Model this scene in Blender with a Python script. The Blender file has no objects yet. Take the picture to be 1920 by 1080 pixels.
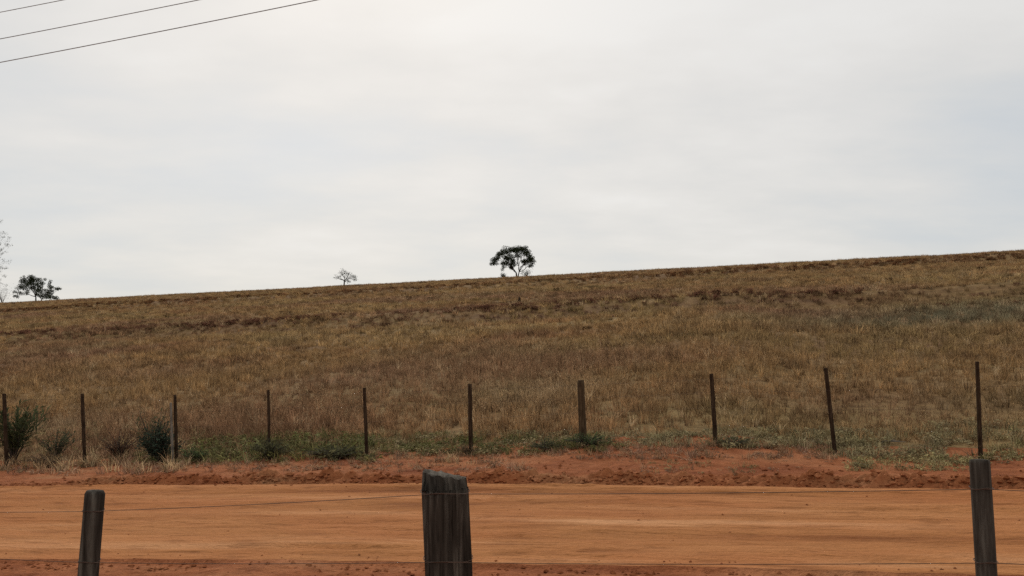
import bpy, math, random
import numpy as np
from mathutils import Vector

R = math.radians
sc = bpy.context.scene
col = sc.collection
rng = np.random.default_rng(7)
random.seed(7)

# ------------------------------------------------------------------ camera
EYE = 1.6
FPX = 1663.0                       # focal length in pixels of the 1920 px wide photograph
PITCH = math.atan(154.0 / FPX)     # the level line lies at pixel row 694
cam_d = bpy.data.cameras.new('camera')
cam_d.sensor_width = 36.0
cam_d.lens = 36.0 * FPX / 1920.0
cam_d.clip_start = 0.05
cam_d.clip_end = 5000.0
cam = bpy.data.objects.new('camera', cam_d)
cam.location = (0, 0, EYE)
cam.rotation_euler = (math.pi / 2 + PITCH, 0, 0)
col.objects.link(cam)
sc.camera = cam

# ------------------------------------------------------------------ sky and sun
SUN_EL, SUN_AZ = R(37.0), R(-10.0)      # azimuth from +Y towards +X: behind thin cloud, in front of the camera
w = bpy.data.worlds.new('World')
sc.world = w
w.use_nodes = True
nt = w.node_tree
nt.nodes.clear()


def nd(tree, t, **kw):
    n = tree.nodes.new(t)
    for k, v in kw.items():
        setattr(n, k, v)
    return n


def mth(tree, op, a, b=None, clamp=False):
    n = nd(tree, 'ShaderNodeMath', operation=op, use_clamp=clamp)
    for i, v in enumerate((a, b)):
        if v is None:
            continue
        if isinstance(v, (int, float)):
            n.inputs[i].default_value = v
        else:
            tree.links.new(v, n.inputs[i])
    return n.outputs[0]


def ramp(tree, fac, stops, interp='LINEAR'):
    n = nd(tree, 'ShaderNodeValToRGB')
    cr = n.color_ramp
    cr.interpolation = interp
    while len(cr.elements) < len(stops):
        cr.elements.new(0.5)
    for e, (p, c) in zip(cr.elements, stops):
        e.position = p
        e.color = (*c, 1) if len(c) == 3 else c
    tree.links.new(fac, n.inputs[0])
    return n.outputs[0]


def mixc(tree, fac, a, b, mode='MIX'):
    n = nd(tree, 'ShaderNodeMix', data_type='RGBA', blend_type=mode)
    for sock, v in ((n.inputs[0], fac), (n.inputs[6], a), (n.inputs[7], b)):
        if isinstance(v, (int, float)):
            sock.default_value = v
        elif isinstance(v, tuple):
            sock.default_value = (*v, 1)
        else:
            tree.links.new(v, sock)
    return n.outputs[2]


sky = nd(nt, 'ShaderNodeTexSky', sky_type='NISHITA')
sky.sun_disc = False
sky.sun_elevation = SUN_EL
sky.sun_rotation = SUN_AZ
sky.air_density = 1.0
sky.dust_density = 2.5
sky.ozone_density = 1.0
tc = nd(nt, 'ShaderNodeTexCoord')
sep = nd(nt, 'ShaderNodeSeparateXYZ')
nt.links.new(tc.outputs['Generated'], sep.inputs[0])
zz = mth(nt, 'ADD', mth(nt, 'MAXIMUM', sep.outputs[2], 0.0), 0.16)
cx = mth(nt, 'DIVIDE', sep.outputs[0], zz)
cy = mth(nt, 'DIVIDE', sep.outputs[1], zz)
cmb = nd(nt, 'ShaderNodeCombineXYZ')
nt.links.new(cx, cmb.inputs[0])
nt.links.new(cy, cmb.inputs[1])
n1 = nd(nt, 'ShaderNodeTexNoise')
n1.inputs['Scale'].default_value = 0.55
n1.inputs['Detail'].default_value = 5.0
n1.inputs['Roughness'].default_value = 0.5
n1.inputs['Distortion'].default_value = 0.5
mp = nd(nt, 'ShaderNodeMapping')
mp.inputs['Location'].default_value = (2.3, 4.2, 0.0)
mp.inputs['Scale'].default_value = (0.8, 1.1, 1.0)
nt.links.new(cmb.outputs[0], mp.inputs[0])
nt.links.new(mp.outputs[0], n1.inputs['Vector'])
n2 = nd(nt, 'ShaderNodeTexNoise')
n2.inputs['Scale'].default_value = 2.6
n2.inputs['Detail'].default_value = 4.0
n2.inputs['Roughness'].default_value = 0.55
nt.links.new(mp.outputs[0], n2.inputs['Vector'])
cl = mth(nt, 'ADD', mth(nt, 'MULTIPLY', n1.outputs[0], 0.74), mth(nt, 'MULTIPLY', n2.outputs[0], 0.26))
# the layer of cloud: light grey with whiter and bluer places; values are for a background strength of 0.1
cloud = ramp(nt, cl, [(0.36, (.585, .62, .65)), (0.45, (.66, .67, .665)), (0.54, (.74, .722, .69)), (0.64, (.83, .82, .795))], 'B_SPLINE')
vm = nd(nt, 'ShaderNodeVectorMath', operation='SCALE')
vm.inputs['Scale'].default_value = 10.0
nt.links.new(cloud, vm.inputs[0])
cloud = vm.outputs[0]
thin = ramp(nt, n1.outputs[0], [(0.3, (0.16, 0.16, 0.16)), (0.6, (0.08, 0.08, 0.08))])
skyc = mixc(nt, thin, cloud, sky.outputs[0])
bg = nd(nt, 'ShaderNodeBackground')
bg.inputs[1].default_value = 0.1
nt.links.new(skyc, bg.inputs[0])
wo = nd(nt, 'ShaderNodeOutputWorld')
nt.links.new(bg.outputs[0], wo.inputs[0])

sun_d = bpy.data.lights.new('sun', 'SUN')
sun_d.energy = 1.5
sun_d.angle = R(12)
sun_d.color = (1.0, 0.95, 0.87)
sun = bpy.data.objects.new('sun', sun_d)
sv = Vector((math.sin(SUN_AZ) * math.cos(SUN_EL), math.cos(SUN_AZ) * math.cos(SUN_EL), math.sin(SUN_EL)))
sun.rotation_euler = sv.to_track_quat('Z', 'Y').to_euler()
sun.location = (0, 0, 60)
col.objects.link(sun)

vs = sc.view_settings
vs.view_transform = 'Standard'
vs.look = 'None'
vs.exposure = 0.0
vs.gamma = 1.0
vs.use_curve_mapping = False
sc.cycles.max_bounces = 5
sc.cycles.diffuse_bounces = 3
sc.cycles.transparent_max_bounces = 4
sc.cycles.use_denoising = False
sc.cycles.sample_clamp_indirect = 4.0

# ------------------------------------------------------------------ measuring helpers
TH = math.atan(0.28)               # the road runs 15.6 degrees off the picture plane
CA, SA = math.cos(TH), math.sin(TH)
T_NEARFENCE, T_ROAD0, T_ROAD1, T_FENCE, T_FIELD, T_CREST = 3.56, 7.1, 12.13, 15.0, 15.6, 215.0


def st(x, y):
    return CA * x - SA * y, SA * x + CA * y


def xy(s, t):
    return CA * s + SA * t, -SA * s + CA * t


def ray(px, py):
    u, v = (px - 960) / FPX, (540 - py) / FPX
    return np.array([u, math.cos(PITCH) - v * math.sin(PITCH), math.sin(PITCH) + v * math.cos(PITCH)])


def on_t(px, py, T):
    """point where the sight line of a pixel meets the upright plane t = T (a fence line, a road edge, the crest)"""
    d = ray(px, py)
    k = T / (SA * d[0] + CA * d[1])
    return d * k + np.array([0, 0, EYE])


def interp_lin(pts, T):
    P = [on_t(px, py, T) for px, py in pts]
    S = np.array([st(p[0], p[1])[0] for p in P])
    Z = np.array([p[2] for p in P])
    o = np.argsort(S)
    S, Z = S[o], Z[o]

    def f(s):
        s = np.asarray(s, float)
        z = np.interp(s, S, Z)
        z = z + np.where(s < S[0], (s - S[0]) * 0.03, 0) + np.where(s > S[-1], (s - S[-1]) * 0.03, 0)
        return z
    return f


def fade(t):
    return t * t * t * (t * (t * 6 - 15) + 10)


_perm = np.random.default_rng(3).permutation(4096)
_gx = np.random.default_rng(4).uniform(-1, 1, (4096, 2))


def perlin(x, y):
    x = np.asarray(x, float)
    y = np.asarray(y, float)
    xi, yi = np.floor(x).astype(int), np.floor(y).astype(int)
    xf, yf = x - xi, y - yi
    u, v = fade(xf), fade(yf)

    def g(a, b):
        h = _perm[(_perm[(xi + a) & 4095] + yi + b) & 4095]
        return _gx[h, 0] * (xf - a) + _gx[h, 1] * (yf - b)
    n00, n10, n01, n11 = g(0, 0), g(1, 0), g(0, 1), g(1, 1)
    return (n00 * (1 - u) + n10 * u) * (1 - v) + (n01 * (1 - u) + n11 * u) * v


def fbm(x, y, o=4, r=0.5):
    s, a, f = 0, 1.0, 1.0
    for i in range(o):
        s = s + a * perlin(x * f + 17.3 * i, y * f + 9.1 * i)
        a *= r
        f *= 2.03
    return s


def sstep(a, b, x):
    k = np.clip((np.asarray(x, float) - a) / (b - a), 0, 1)
    return k * k * (3 - 2 * k)


def gauss(x, m, s):
    return np.exp(-((x - m) / s) ** 2)


z_near = interp_lin([(0, 1047), (480, 1050), (960, 1056), (1440, 1066), (1919, 1078)], T_ROAD0)
z_far = interp_lin([(0, 913), (240, 911), (480, 908), (800, 906), (1200, 910), (1500, 914), (1919, 920)], T_ROAD1)
z_fen = interp_lin([(0, 880), (157, 876), (330, 868), (505, 862), (687, 861), (882, 853), (1092, 838), (1340, 832), (1565, 852), (1740, 858), (1919, 862)], T_FENCE)
z_crest = interp_lin([(0, 566), (640, 533), (960, 517), (1280, 501), (1919, 468)], T_CREST)
S0, S1 = st(*on_t(0, 560, T_CREST)[:2])[0], st(*on_t(1919, 470, T_CREST)[:2])[0]
ZC0, ZC1 = float(z_crest(S0)), float(z_crest(S1))


def crest_line(s):
    return ZC0 + (np.asarray(s, float) - S0) / (S1 - S0) * (ZC1 - ZC0)


def road_edge0(s):
    return T_ROAD0 + 0.07 * fbm(s * 0.35, s * 0 + 2.2, 4) + 0.05 * fbm(s * 2.1, s * 0 + 6.2, 4, .6)


def road_edge1(s):
    return T_ROAD1 + 0.10 * fbm(s * 0.30, s * 0 + 8.2, 3) + 0.03 * perlin(s * 2.2, s * 0 + 4.4)


def ground_z(s, t):
    """height of the bare ground everywhere"""
    s = np.asarray(s, float)
    t = np.asarray(t, float)
    e0, e1 = road_edge0(s), road_edge1(s)
    zn, zf, zg = z_near(s), z_far(s), z_fen(s)
    k = np.clip((t - T_ROAD0) / (T_ROAD1 - T_ROAD0), 0, 1)
    z = zn * (1 - k) + zf * k
    # road: worn tracks and combed streaks
    road = sstep(0, 0.12, t - e0) * sstep(0, 0.10, e1 - t)
    rel = (-0.030 * gauss(t, 8.5 + 0.10 * perlin(s * .12, s * 0 + 1), .30) - 0.026 * gauss(t, 10.1 + 0.10 * perlin(s * .12, s * 0 + 5), .28)
           + 0.016 * gauss(t, 9.3, .22) - 0.03 * gauss(t, 11.35, .22) + 0.03 * gauss(t, 11.75, .14)
           + 0.024 * fbm(s * 0.30, t * 3.6, 4) + 0.010 * fbm(s * 2.2, t * 9, 3)
           + 0.012 * np.maximum(0, fbm(s * 1.4 + 40, t * 3.0, 3) - .25)
           + 0.030 * sstep(.12, .5, fbm(s * .45 + 70, t * .9, 2)) * fbm(s * 5 + 3, t * 9, 3))
    z = z + road * rel
    # far verge: a lumpy grader berm along the edge, then the bank up to the fence
    d = t - e1
    kv = np.clip((t - T_ROAD1) / (T_FENCE - T_ROAD1), 0, 1)
    ver = sstep(0.0, 0.05, d) * (1 - sstep(2.6, 3.4, d))
    z = np.where(t > T_ROAD1, zf * (1 - kv) + zg * kv, z)
    tread = 0.5 + 0.5 * np.sin((s * 1.0 - d * 1.2 + 0.5 * perlin(s * .8, d)) * 2 * math.pi / 0.19) ** 1
    left = sstep(-13, -9, s)
    berm = left * (0.115 + 0.08 * fbm(s * .5, s * 0 + 31, 3)) * sstep(.01, .06, d) * (1 - sstep(.22, .6, d)) * (0.45 + 0.9 * tread * np.clip(.5 + 2.0 * fbm(s * .9, s * 0 + 60, 2), 0, 1.3) + 1.3 * fbm(s * 4, t * 5, 3))
    z = z + ver * (berm - .035 * gauss(d, .02, .05) + 0.03 * fbm(s * 1.3, t * 2.0, 4) + 0.020 * fbm(s * 7, t * 7, 3)) * sstep(0, .2, d)
    # near verge: small windrow beside the road, then rough soil
    dn = e0 - t
    nv = sstep(0.0, 0.025, dn)
    z = z - nv * (0.028 + 0.035 * fbm(s * .6, s * 0 + 77, 3)) * (1 - sstep(.5, 2.5, dn)) + nv * (0.03 * fbm(s * 1.1, t * 1.6, 4) + 0.030 * fbm(s * 5, t * 5, 4)) * sstep(0, .25, dn)
    lip = e0 + .55 + .12 * perlin(s * .25, s * 0 + 3)
    z = z + road * 0.035 * sstep(-.02, .02, t - lip) * (1 - sstep(.1, .9, t - lip)) * np.clip(.4 + 1.6 * fbm(s * .35, s * 0 + 99, 2), 0, 1)
    lip2 = e1 - .32 + .06 * perlin(s * .3, s * 0 + 13)
    z = z + road * 0.042 * sstep(-.02, .02, t - lip2) * (1 - sstep(.06, .28, t - lip2)) * np.clip(.5 + 1.6 * fbm(s * .35, s * 0 + 199, 2), 0, 1)
    lip3 = e1 - 1.25 + .10 * perlin(s * .2, s * 0 + 23)
    z = z + road * 0.030 * sstep(-.02, .02, t - lip3) * (1 - sstep(.1, .6, t - lip3)) * np.clip(.3 + 1.8 * fbm(s * .4, s * 0 + 299, 2), 0, 1)
    # field: steady rise to the crest, two contour banks, then falling away behind
    kw = np.clip((t - T_FENCE) / (T_CREST - T_FENCE), 0, 1)
    zl = zg * (1 - kw) + crest_line(s) * kw
    far = t > T_FENCE
    zl = zl - 0.09 * 14 * np.log1p(np.exp(np.clip((t - T_CREST - 4) / 14, -30, 60))) * (t > T_CREST - 80)
    bank1 = 0.55 * gauss(t, 57 + 3.0 * fbm(s * .012, s * 0 + 3, 2), 2.2) - 0.25 * gauss(t, 53, 2.4)
    bank2 = 0.7 * gauss(t, 124 + 4.0 * fbm(s * .01, s * 0 + 9, 2), 3.5)
    lumps = (0.25 * fbm(s * .05, t * .06, 3) + 0.09 * fbm(s * .5, t * .5, 3)) * sstep(T_FENCE + .3, T_FENCE + 12, t)
    z = np.where(far, zl + bank1 + bank2 + lumps + 0.02 * fbm(s * 1.3, t * 2.0, 4), z)
    return z


def gz_xy(x, y):
    s, t = st(x, y)
    return float(ground_z(np.array([s]), np.array([t]))[0])


_kfar = np.geomspace(11.0, 330.0, 1100)
_knear = np.arange(11.0, 24.0, .04)


def ground_hits(px, py, ks):
    """where the sight lines of some pixels first meet the ground, trying the distances ks"""
    D = np.stack([ray(a, b) for a, b in zip(px, py)])
    X, Y, Z = D[:, 0:1] * ks, D[:, 1:2] * ks, EYE + D[:, 2:3] * ks
    S, T = st(X, Y)
    i = np.argmax((ground_z(S, T) >= Z) | (np.arange(len(ks)) == len(ks) - 1), axis=1)
    r = np.arange(len(D))
    return X[r, i], Y[r, i]


def field_hit(px, py):
    X, Y = ground_hits([px], [py], _kfar)
    return float(X[0]), float(Y[0])


# ------------------------------------------------------------------ object helpers
def tag(o, label=None, cat=None, group=None, kind=None):
    for k, v in (('label', label), ('category', cat), ('group', group), ('kind', kind)):
        if v:
            o[k] = v
    return o


def mesh_obj(name, verts, faces, mat=None, parent=None, smooth=False):
    me = bpy.data.meshes.new(name)
    if isinstance(verts, np.ndarray):
        verts = verts.tolist()
    me.from_pydata(verts, [], faces if isinstance(faces, list) else faces.tolist())
    if smooth:
        me.polygons.foreach_set('use_smooth', [True] * len(me.polygons))
    me.update()
    o = bpy.data.objects.new(name, me)
    if mat:
        me.materials.append(mat)
    col.objects.link(o)
    if parent:
        o.parent = parent
        o.matrix_parent_inverse = parent.matrix_world.inverted()
    return o


def empty(name, loc):
    o = bpy.data.objects.new(name, None)
    o.location = loc
    o.empty_display_size = 0.2
    col.objects.link(o)
    o.matrix_world.translation = loc
    return o


def grid_faces(nr, nc):
    i = np.arange(nr - 1)[:, None] * nc + np.arange(nc - 1)[None, :]
    return np.stack([i, i + 1, i + 1 + nc, i + nc], -1).reshape(-1, 4)


class MB:
    """collects pieces of one mesh"""

    def __init__(self):
        self.v, self.f = [], []

    def add(self, v, f):
        b = len(self.v)
        self.v += [tuple(map(float, p)) for p in v]
        self.f += [tuple(int(i) + b for i in q) for q in f]

    def tube(self, pts, rad, n=6, cap=True):
        pts = [np.array(p, float) for p in pts]
        rows = []
        prev = None
        for i, p in enumerate(pts):
            t = pts[min(i + 1, len(pts) - 1)] - pts[max(i - 1, 0)]
            t = t / (np.linalg.norm(t) + 1e-9)
            if prev is None:
                ref = np.array([1.0, 0, 0]) if abs(t[0]) < .9 else np.array([0, 1.0, 0])
                a = np.cross(t, ref)
            else:
                a = prev - t * np.dot(prev, t)
            a = a / (np.linalg.norm(a) + 1e-9)
            prev = a
            b = np.cross(t, a)
            r = rad[i] if hasattr(rad, '__len__') else rad
            rows += [p + r * (math.cos(k * 2 * math.pi / n) * a + math.sin(k * 2 * math.pi / n) * b) for k in range(n)]
        f = []
        for i in range(len(pts) - 1):
            for k in range(n):
                f.append((i * n + k, i * n + (k + 1) % n, (i + 1) * n + (k + 1) % n, (i + 1) * n + k))
        if cap:
            f.append(tuple(range(n - 1, -1, -1)))
            f.append(tuple((len(pts) - 1) * n + k for k in range(n)))
        self.add(rows, f)

    def build(self, name, mat, parent=None, smooth=False):
        return mesh_obj(name, self.v, self.f, mat, parent, smooth)


# ------------------------------------------------------------------ materials
def new_mat(name):
    m = bpy.data.materials.new(name)
    m.use_nodes = True
    m.node_tree.nodes.clear()
    return m, m.node_tree


def out(t, sh):
    o = nd(t, 'ShaderNodeOutputMaterial')
    t.links.new(sh, o.inputs[0])


def road_coords(t, scale, rot=True):
    tcn = nd(t, 'ShaderNodeTexCoord')
    m1 = nd(t, 'ShaderNodeMapping', vector_type='POINT')
    m1.inputs['Rotation'].default_value = (0, 0, TH)
    t.links.new(tcn.outputs['Object'], m1.inputs[0])
    m2 = nd(t, 'ShaderNodeMapping')
    m2.inputs['Scale'].default_value = scale
    t.links.new(m1.outputs[0], m2.inputs[0])
    return m2.outputs[0]


def noise(t, vec, scale=1.0, detail=4.0, rough=0.55, dist=0.0):
    n = nd(t, 'ShaderNodeTexNoise')
    n.inputs['Scale'].default_value = scale
    n.inputs['Detail'].default_value = detail
    n.inputs['Roughness'].default_value = rough
    n.inputs['Distortion'].default_value = dist
    t.links.new(vec, n.inputs['Vector'])
    return n.outputs[0]


def principled(t, color, rough=0.9, bump=None, strength=0.3, dist=0.02):
    p = nd(t, 'ShaderNodeBsdfPrincipled')
    p.inputs['Roughness'].default_value = rough
    p.inputs['Specular IOR Level'].default_value = 0.06
    if isinstance(color, tuple):
        p.inputs['Base Color'].default_value = (*color, 1)
    else:
        t.links.new(color, p.inputs['Base Color'])
    if bump is not None:
        b = nd(t, 'ShaderNodeBump')
        b.inputs['Strength'].default_value = strength
        b.inputs['Distance'].default_value = dist
        t.links.new(bump, b.inputs['Height'])
        t.links.new(b.outputs[0], p.inputs['Normal'])
    return p.outputs[0]


def mat_road():
    m, t = new_mat('sandy_dirt')
    streak = noise(t, road_coords(t, (0.16, 1.7, 1)), 1.0, 4, .55, .5)
    fine = noise(t, road_coords(t, (1.6, 7.0, 1)), 1.0, 4, .6, .6)
    blot = noise(t, road_coords(t, (0.35, 0.8, 1)), 1.0, 4, .6, .5)
    grit = noise(t, road_coords(t, (22, 30, 20)), 1.0, 3, .65)
    c = ramp(t, streak, [(.27, (.215, .078, .027)), (.40, (.345, .140, .048)), (.58, (.415, .176, .066)), (.72, (.53, .262, .122))])
    c = mixc(t, ramp(t, blot, [(.36, (.40,) * 3), (.62, (0,) * 3)]), c, (.36, .120, .042))
    c = mixc(t, 0.6, c, ramp(t, fine, [(.32, (.55, .50, .46)), (.47, (1, 1, 1)), (.70, (1.15, 1.17, 1.2))]), 'MULTIPLY')
    c = mixc(t, 0.30, c, ramp(t, grit, [(.30, (.6, .6, .6)), (.5, (1, 1, 1)), (.7, (1.2, 1.2, 1.2))]), 'MULTIPLY')
    h = mth(t, 'ADD', mth(t, 'MULTIPLY', fine, 1.0), mth(t, 'MULTIPLY', grit, .35))
    out(t, principled(t, c, .95, h, .9, .07))
    return m


def mat_verge():
    m, t = new_mat('red_soil')
    a = noise(t, road_coords(t, (0.5, 1.1, 1)), 1.0, 5, .6, .4)
    b = noise(t, road_coords(t, (4, 6, 4)), 1.0, 5, .65)
    grit = noise(t, road_coords(t, (24, 26, 20)), 1.0, 3, .7)
    c = ramp(t, a, [(.30, (.20, .060, .024)), (.48, (.305, .105, .042)), (.62, (.345, .138, .060)), (.78, (.32, .165, .080))])
    c = mixc(t, .65, c, ramp(t, b, [(.30, (.55, .50, .46)), (.5, (1, 1, 1)), (.72, (1.25, 1.28, 1.3))]), 'MULTIPLY')
    c = mixc(t, .4, c, ramp(t, grit, [(.3, (.5, .5, .5)), (.5, (1, 1, 1)), (.72, (1.3, 1.3, 1.3))]), 'MULTIPLY')
    h = mth(t, 'ADD', mth(t, 'MULTIPLY', b, 1.0), mth(t, 'MULTIPLY', grit, .4))
    out(t, principled(t, c, .95, h, .9, .08))
    return m


def mat_field():
    m, t = new_mat('thatch_soil')
    a = noise(t, road_coords(t, (0.05, 0.09, 1)), 1.0, 5, .6)
    b = noise(t, road_coords(t, (1.3, 2.2, 1)), 1.0, 5, .7)
    c = ramp(t, a, [(.32, (.15, .082, .044)), (.5, (.19, .115, .052)), (.68, (.21, .14, .06))])
    c = mixc(t, .8, c, ramp(t, b, [(.3, (.45, .42, .4)), (.5, (1, 1, 1)), (.72, (1.45, 1.45, 1.4))]), 'MULTIPLY')
    out(t, principled(t, c, .95, b, .6, .15))
    return m


def mat_leaf(name, base=None, trans=.3, attr=None, var=.35):
    """matt leaf or blade; the colour comes from an attribute of each scattered copy or is fixed, with variation"""
    m, t = new_mat(name)
    if attr:
        a = nd(t, 'ShaderNodeAttribute', attribute_type='INSTANCER', attribute_name=attr)
        g = nd(t, 'ShaderNodeNewGeometry')
        c = mixc(t, 1.0, a.outputs['Color'], ramp(t, g.outputs['Random Per Island'], [(0, (.25, .24, .23)), (.55, (.72, .71, .70)), (.85, (1, 1, 1)), (1, (1, .98, .92))]), 'MULTIPLY')
        c = mixc(t, 1.0, c, (1.46, 1.45, 1.46), 'MULTIPLY')
    else:
        g = nd(t, 'ShaderNodeNewGeometry')
        c = ramp(t, g.outputs['Random Per Island'], [(0, tuple(x * (1 - var) for x in base)), (1, tuple(x * (1 + var) for x in base))])
    d = nd(t, 'ShaderNodeBsdfDiffuse')
    tr = nd(t, 'ShaderNodeBsdfTranslucent')
    t.links.new(c, d.inputs[0])
    t.links.new(c, tr.inputs[0])
    mx = nd(t, 'ShaderNodeMixShader')
    mx.inputs[0].default_value = trans
    t.links.new(d.outputs[0], mx.inputs[1])
    t.links.new(tr.outputs[0], mx.inputs[2])
    out(t, mx.outputs[0])
    return m


def mat_wood(name, dark, mid, light, sc_=(30, 30, 2.2), bump=.9):
    m, t = new_mat(name)
    tcn = nd(t, 'ShaderNodeTexCoord')
    mpn = nd(t, 'ShaderNodeMapping')
    mpn.inputs['Scale'].default_value = sc_
    t.links.new(tcn.outputs['Object'], mpn.inputs[0])
    a = noise(t, mpn.outputs[0], 1.0, 6, .65, .4)
    mp2 = nd(t, 'ShaderNodeMapping')
    mp2.inputs['Scale'].default_value = (7, 7, 5)
    t.links.new(tcn.outputs['Object'], mp2.inputs[0])
    b = noise(t, mp2.outputs[0], 1.0, 4, .6)
    c = ramp(t, a, [(.30, dark), (.5, mid), (.75, light)])
    c = mixc(t, .6, c, ramp(t, b, [(.3, (.5, .48, .46)), (.5, (1, 1, 1)), (.75, (1.35, 1.35, 1.3))]), 'MULTIPLY')
    out(t, principled(t, c, .9, a, bump, .012))
    return m


def mat_plain(name, c, rough=.6, metal=0.0):
    m, t = new_mat(name)
    p = nd(t, 'ShaderNodeBsdfPrincipled')
    g = nd(t, 'ShaderNodeTexCoord')
    n = noise(t, g.outputs['Object'], 9.0, 3)
    cc = ramp(t, n, [(.3, tuple(x * .7 for x in c)), (.7, tuple(x * 1.2 for x in c))])
    t.links.new(cc, p.inputs['Base Color'])
    p.inputs['Roughness'].default_value = rough
    p.inputs['Metallic'].default_value = metal
    out(t, p.outputs[0])
    return m


M_ROAD, M_VERGE, M_FIELD = mat_road(), mat_verge(), mat_field()
M_TUFT = mat_leaf('grass_blades', attr='tint', trans=.28)
M_POST = mat_wood('weathered_post', (.010, .007, .005), (.052, .041, .032), (.16, .135, .108))
M_POST_G = mat_wood('lichen_post', (.014, .010, .007), (.060, .050, .040), (.15, .135, .110))
M_STAKE = mat_wood('brown_stake', (.016, .008, .005), (.040, .024, .014), (.085, .055, .034), (40, 40, 4))
M_STAKE2 = mat_wood('tan_stake', (.030, .018, .010), (.075, .048, .026), (.13, .088, .052), (40, 40, 4))
M_PALE = mat_wood('grey_stake', (.10, .085, .068), (.18, .155, .125), (.27, .24, .20), (40, 40, 4), .5)
M_TOP = mat_wood('sawn_grey_top', (.035, .028, .022), (.10, .085, .068), (.19, .165, .135), (50, 9, 50), .8)
M_WIRE = mat_plain('rusty_wire', (.075, .042, .026), .8, .0)
M_CABLE = mat_plain('cable', (.30, .29, .29), .5, .3)
M_BARK = mat_wood('bark', (.030, .024, .020), (.065, .054, .045), (.12, .10, .085), (6, 6, 1.2))
M_CLOD = M_VERGE

# ------------------------------------------------------------------ the ground
s_fine = np.arange(-17.5, 10.01, 0.03)
s_all = np.concatenate([-np.geomspace(420, 18.2, 42), s_fine, np.geomspace(10.5, 420, 42)])


def sheet(name, s, T, mat, kind='structure', label=None):
    """T: rows of t for every s (array rows x len(s))"""
    S = np.broadcast_to(s, T.shape)
    Z = ground_z(S, T)
    X, Y = xy(S, T)
    v = np.stack([X, Y, Z], -1).reshape(-1, 3)
    o = mesh_obj(name, v, grid_faces(*T.shape), mat, smooth=True)
    o['kind'] = kind
    if label:
        o['label'] = label
    return o


e0, e1 = road_edge0(s_all), road_edge1(s_all)
rows = np.linspace(0, 1, 118)[:, None]
sheet('dirt_road', s_all, e0 + (e1 - e0) * rows, M_ROAD)
rows = np.concatenate([np.arange(0, .8, .028), np.linspace(.8, 3.9, 62)])[:, None]
sheet('verge', s_all, e1 + rows * (15.75 - e1) / 3.9, M_VERGE)
rows = np.concatenate([-np.geomspace(26, 1.3, 40), -np.arange(1.25, -.001, -.03)])[:, None]
rows[-1] = 0
sheet('roadside_ground', s_all, e0 + rows, M_VERGE)
sf = np.concatenate([-np.geomspace(700, 110, 34), np.linspace(-108, -21, 88), np.linspace(-20, 14, 137), np.linspace(15, 100, 86), np.geomspace(103, 700, 34)])
tf = np.concatenate([np.linspace(15.75, 30, 58), np.linspace(30.4, 62, 80), np.linspace(62.8, 130, 84), np.linspace(131, 240, 90), np.geomspace(243, 900, 30)])
sheet('field', sf, np.broadcast_to(tf[:, None], (len(tf), len(sf))), M_FIELD)

# ------------------------------------------------------------------ scattered grass (one object of stuff for each cover)


def blade(mb, x, y, h, lean, az, wd, seg=3, curl=1.0):
    dx, dy = math.cos(az), math.sin(az)
    px, py = -dy, dx
    a2 = random.uniform(0, 2 * math.pi)
    px, py = math.cos(a2), math.sin(a2)
    v, f = [], []
    for i in range(seg):
        k = i / seg
        o = lean * h * (k ** (1 + curl * .8))
        zz_ = h * (k - .25 * lean * k * k)
        ww = wd * (1 - .75 * k) / 2
        v += [(x + dx * o - px * ww, y + dy * o - py * ww, zz_), (x + dx * o + px * ww, y + dy * o + py * ww, zz_)]
    v.append((x + dx * lean * h, y + dy * lean * h, h * (1 - .25 * lean)))
    for i in range(seg - 1):
        f.append((2 * i, 2 * i + 1, 2 * i + 3, 2 * i + 2))
    f.append((2 * seg - 2, 2 * seg - 1, 2 * seg))
    mb.add(v, f)


def leaf(mb, p, d, L, W, fold=.25, droop=.2):
    """one leaf: four faces, folded on its midrib, drooping"""
    d = np.array(d, float)
    d = d / (np.linalg.norm(d) + 1e-9)
    up = np.array([0, 0, 1.0])
    sd = np.cross(d, up)
    if np.linalg.norm(sd) < .05:
        sd = np.array([1.0, 0, 0])
    sd = sd / np.linalg.norm(sd)
    a = random.uniform(-.7, .7)
    nrm = np.cross(sd, d)
    sd = sd * math.cos(a) + nrm * math.sin(a)
    nrm = np.cross(sd, d)
    p = np.array(p, float)
    m = p + d * L * .45
    e = p + d * L - up * droop * L
    l = m + sd * W / 2 + nrm * fold * W
    r = m - sd * W / 2 + nrm * fold * W
    mb.add([p, l, m, r, e], [(0, 2, 1), (0, 3, 2), (1, 2, 4), (2, 3, 4)])


def proto(name, mb):
    me = bpy.data.meshes.new(name)
    me.from_pydata(mb.v, [], mb.f)
    me.materials.append(M_TUFT)
    o = bpy.data.objects.new(name, me)
    return o


def make_grass_proto(n, hmin, hmax, rad, lean, wd):
    mb = MB()
    for i in range(n):
        r = rad * math.sqrt(random.random())
        a = random.uniform(0, 2 * math.pi)
        blade(mb, r * math.cos(a), r * math.sin(a), random.uniform(hmin, hmax), random.uniform(.05, lean), a + random.uniform(-1, 1), wd * random.uniform(.7, 1.4))
    return mb


def make_seed_proto(n):
    mb = make_grass_proto(n, .25, .5, .16, .8, .012)
    for i in range(5):
        a = random.uniform(0, 6.28)
        r = random.uniform(0, .1)
        blade(mb, r * math.cos(a), r * math.sin(a), random.uniform(.55, .8), random.uniform(.1, .4), a, .007)
        h = random.uniform(.5, .72)
        for k in range(4):
            leaf(mb, (r * math.cos(a) + .1 * math.cos(a), r * math.sin(a) + .1 * math.sin(a), h + k * .03), (random.uniform(-1, 1), random.uniform(-1, 1), .6), .07, .02)
    return mb


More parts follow.
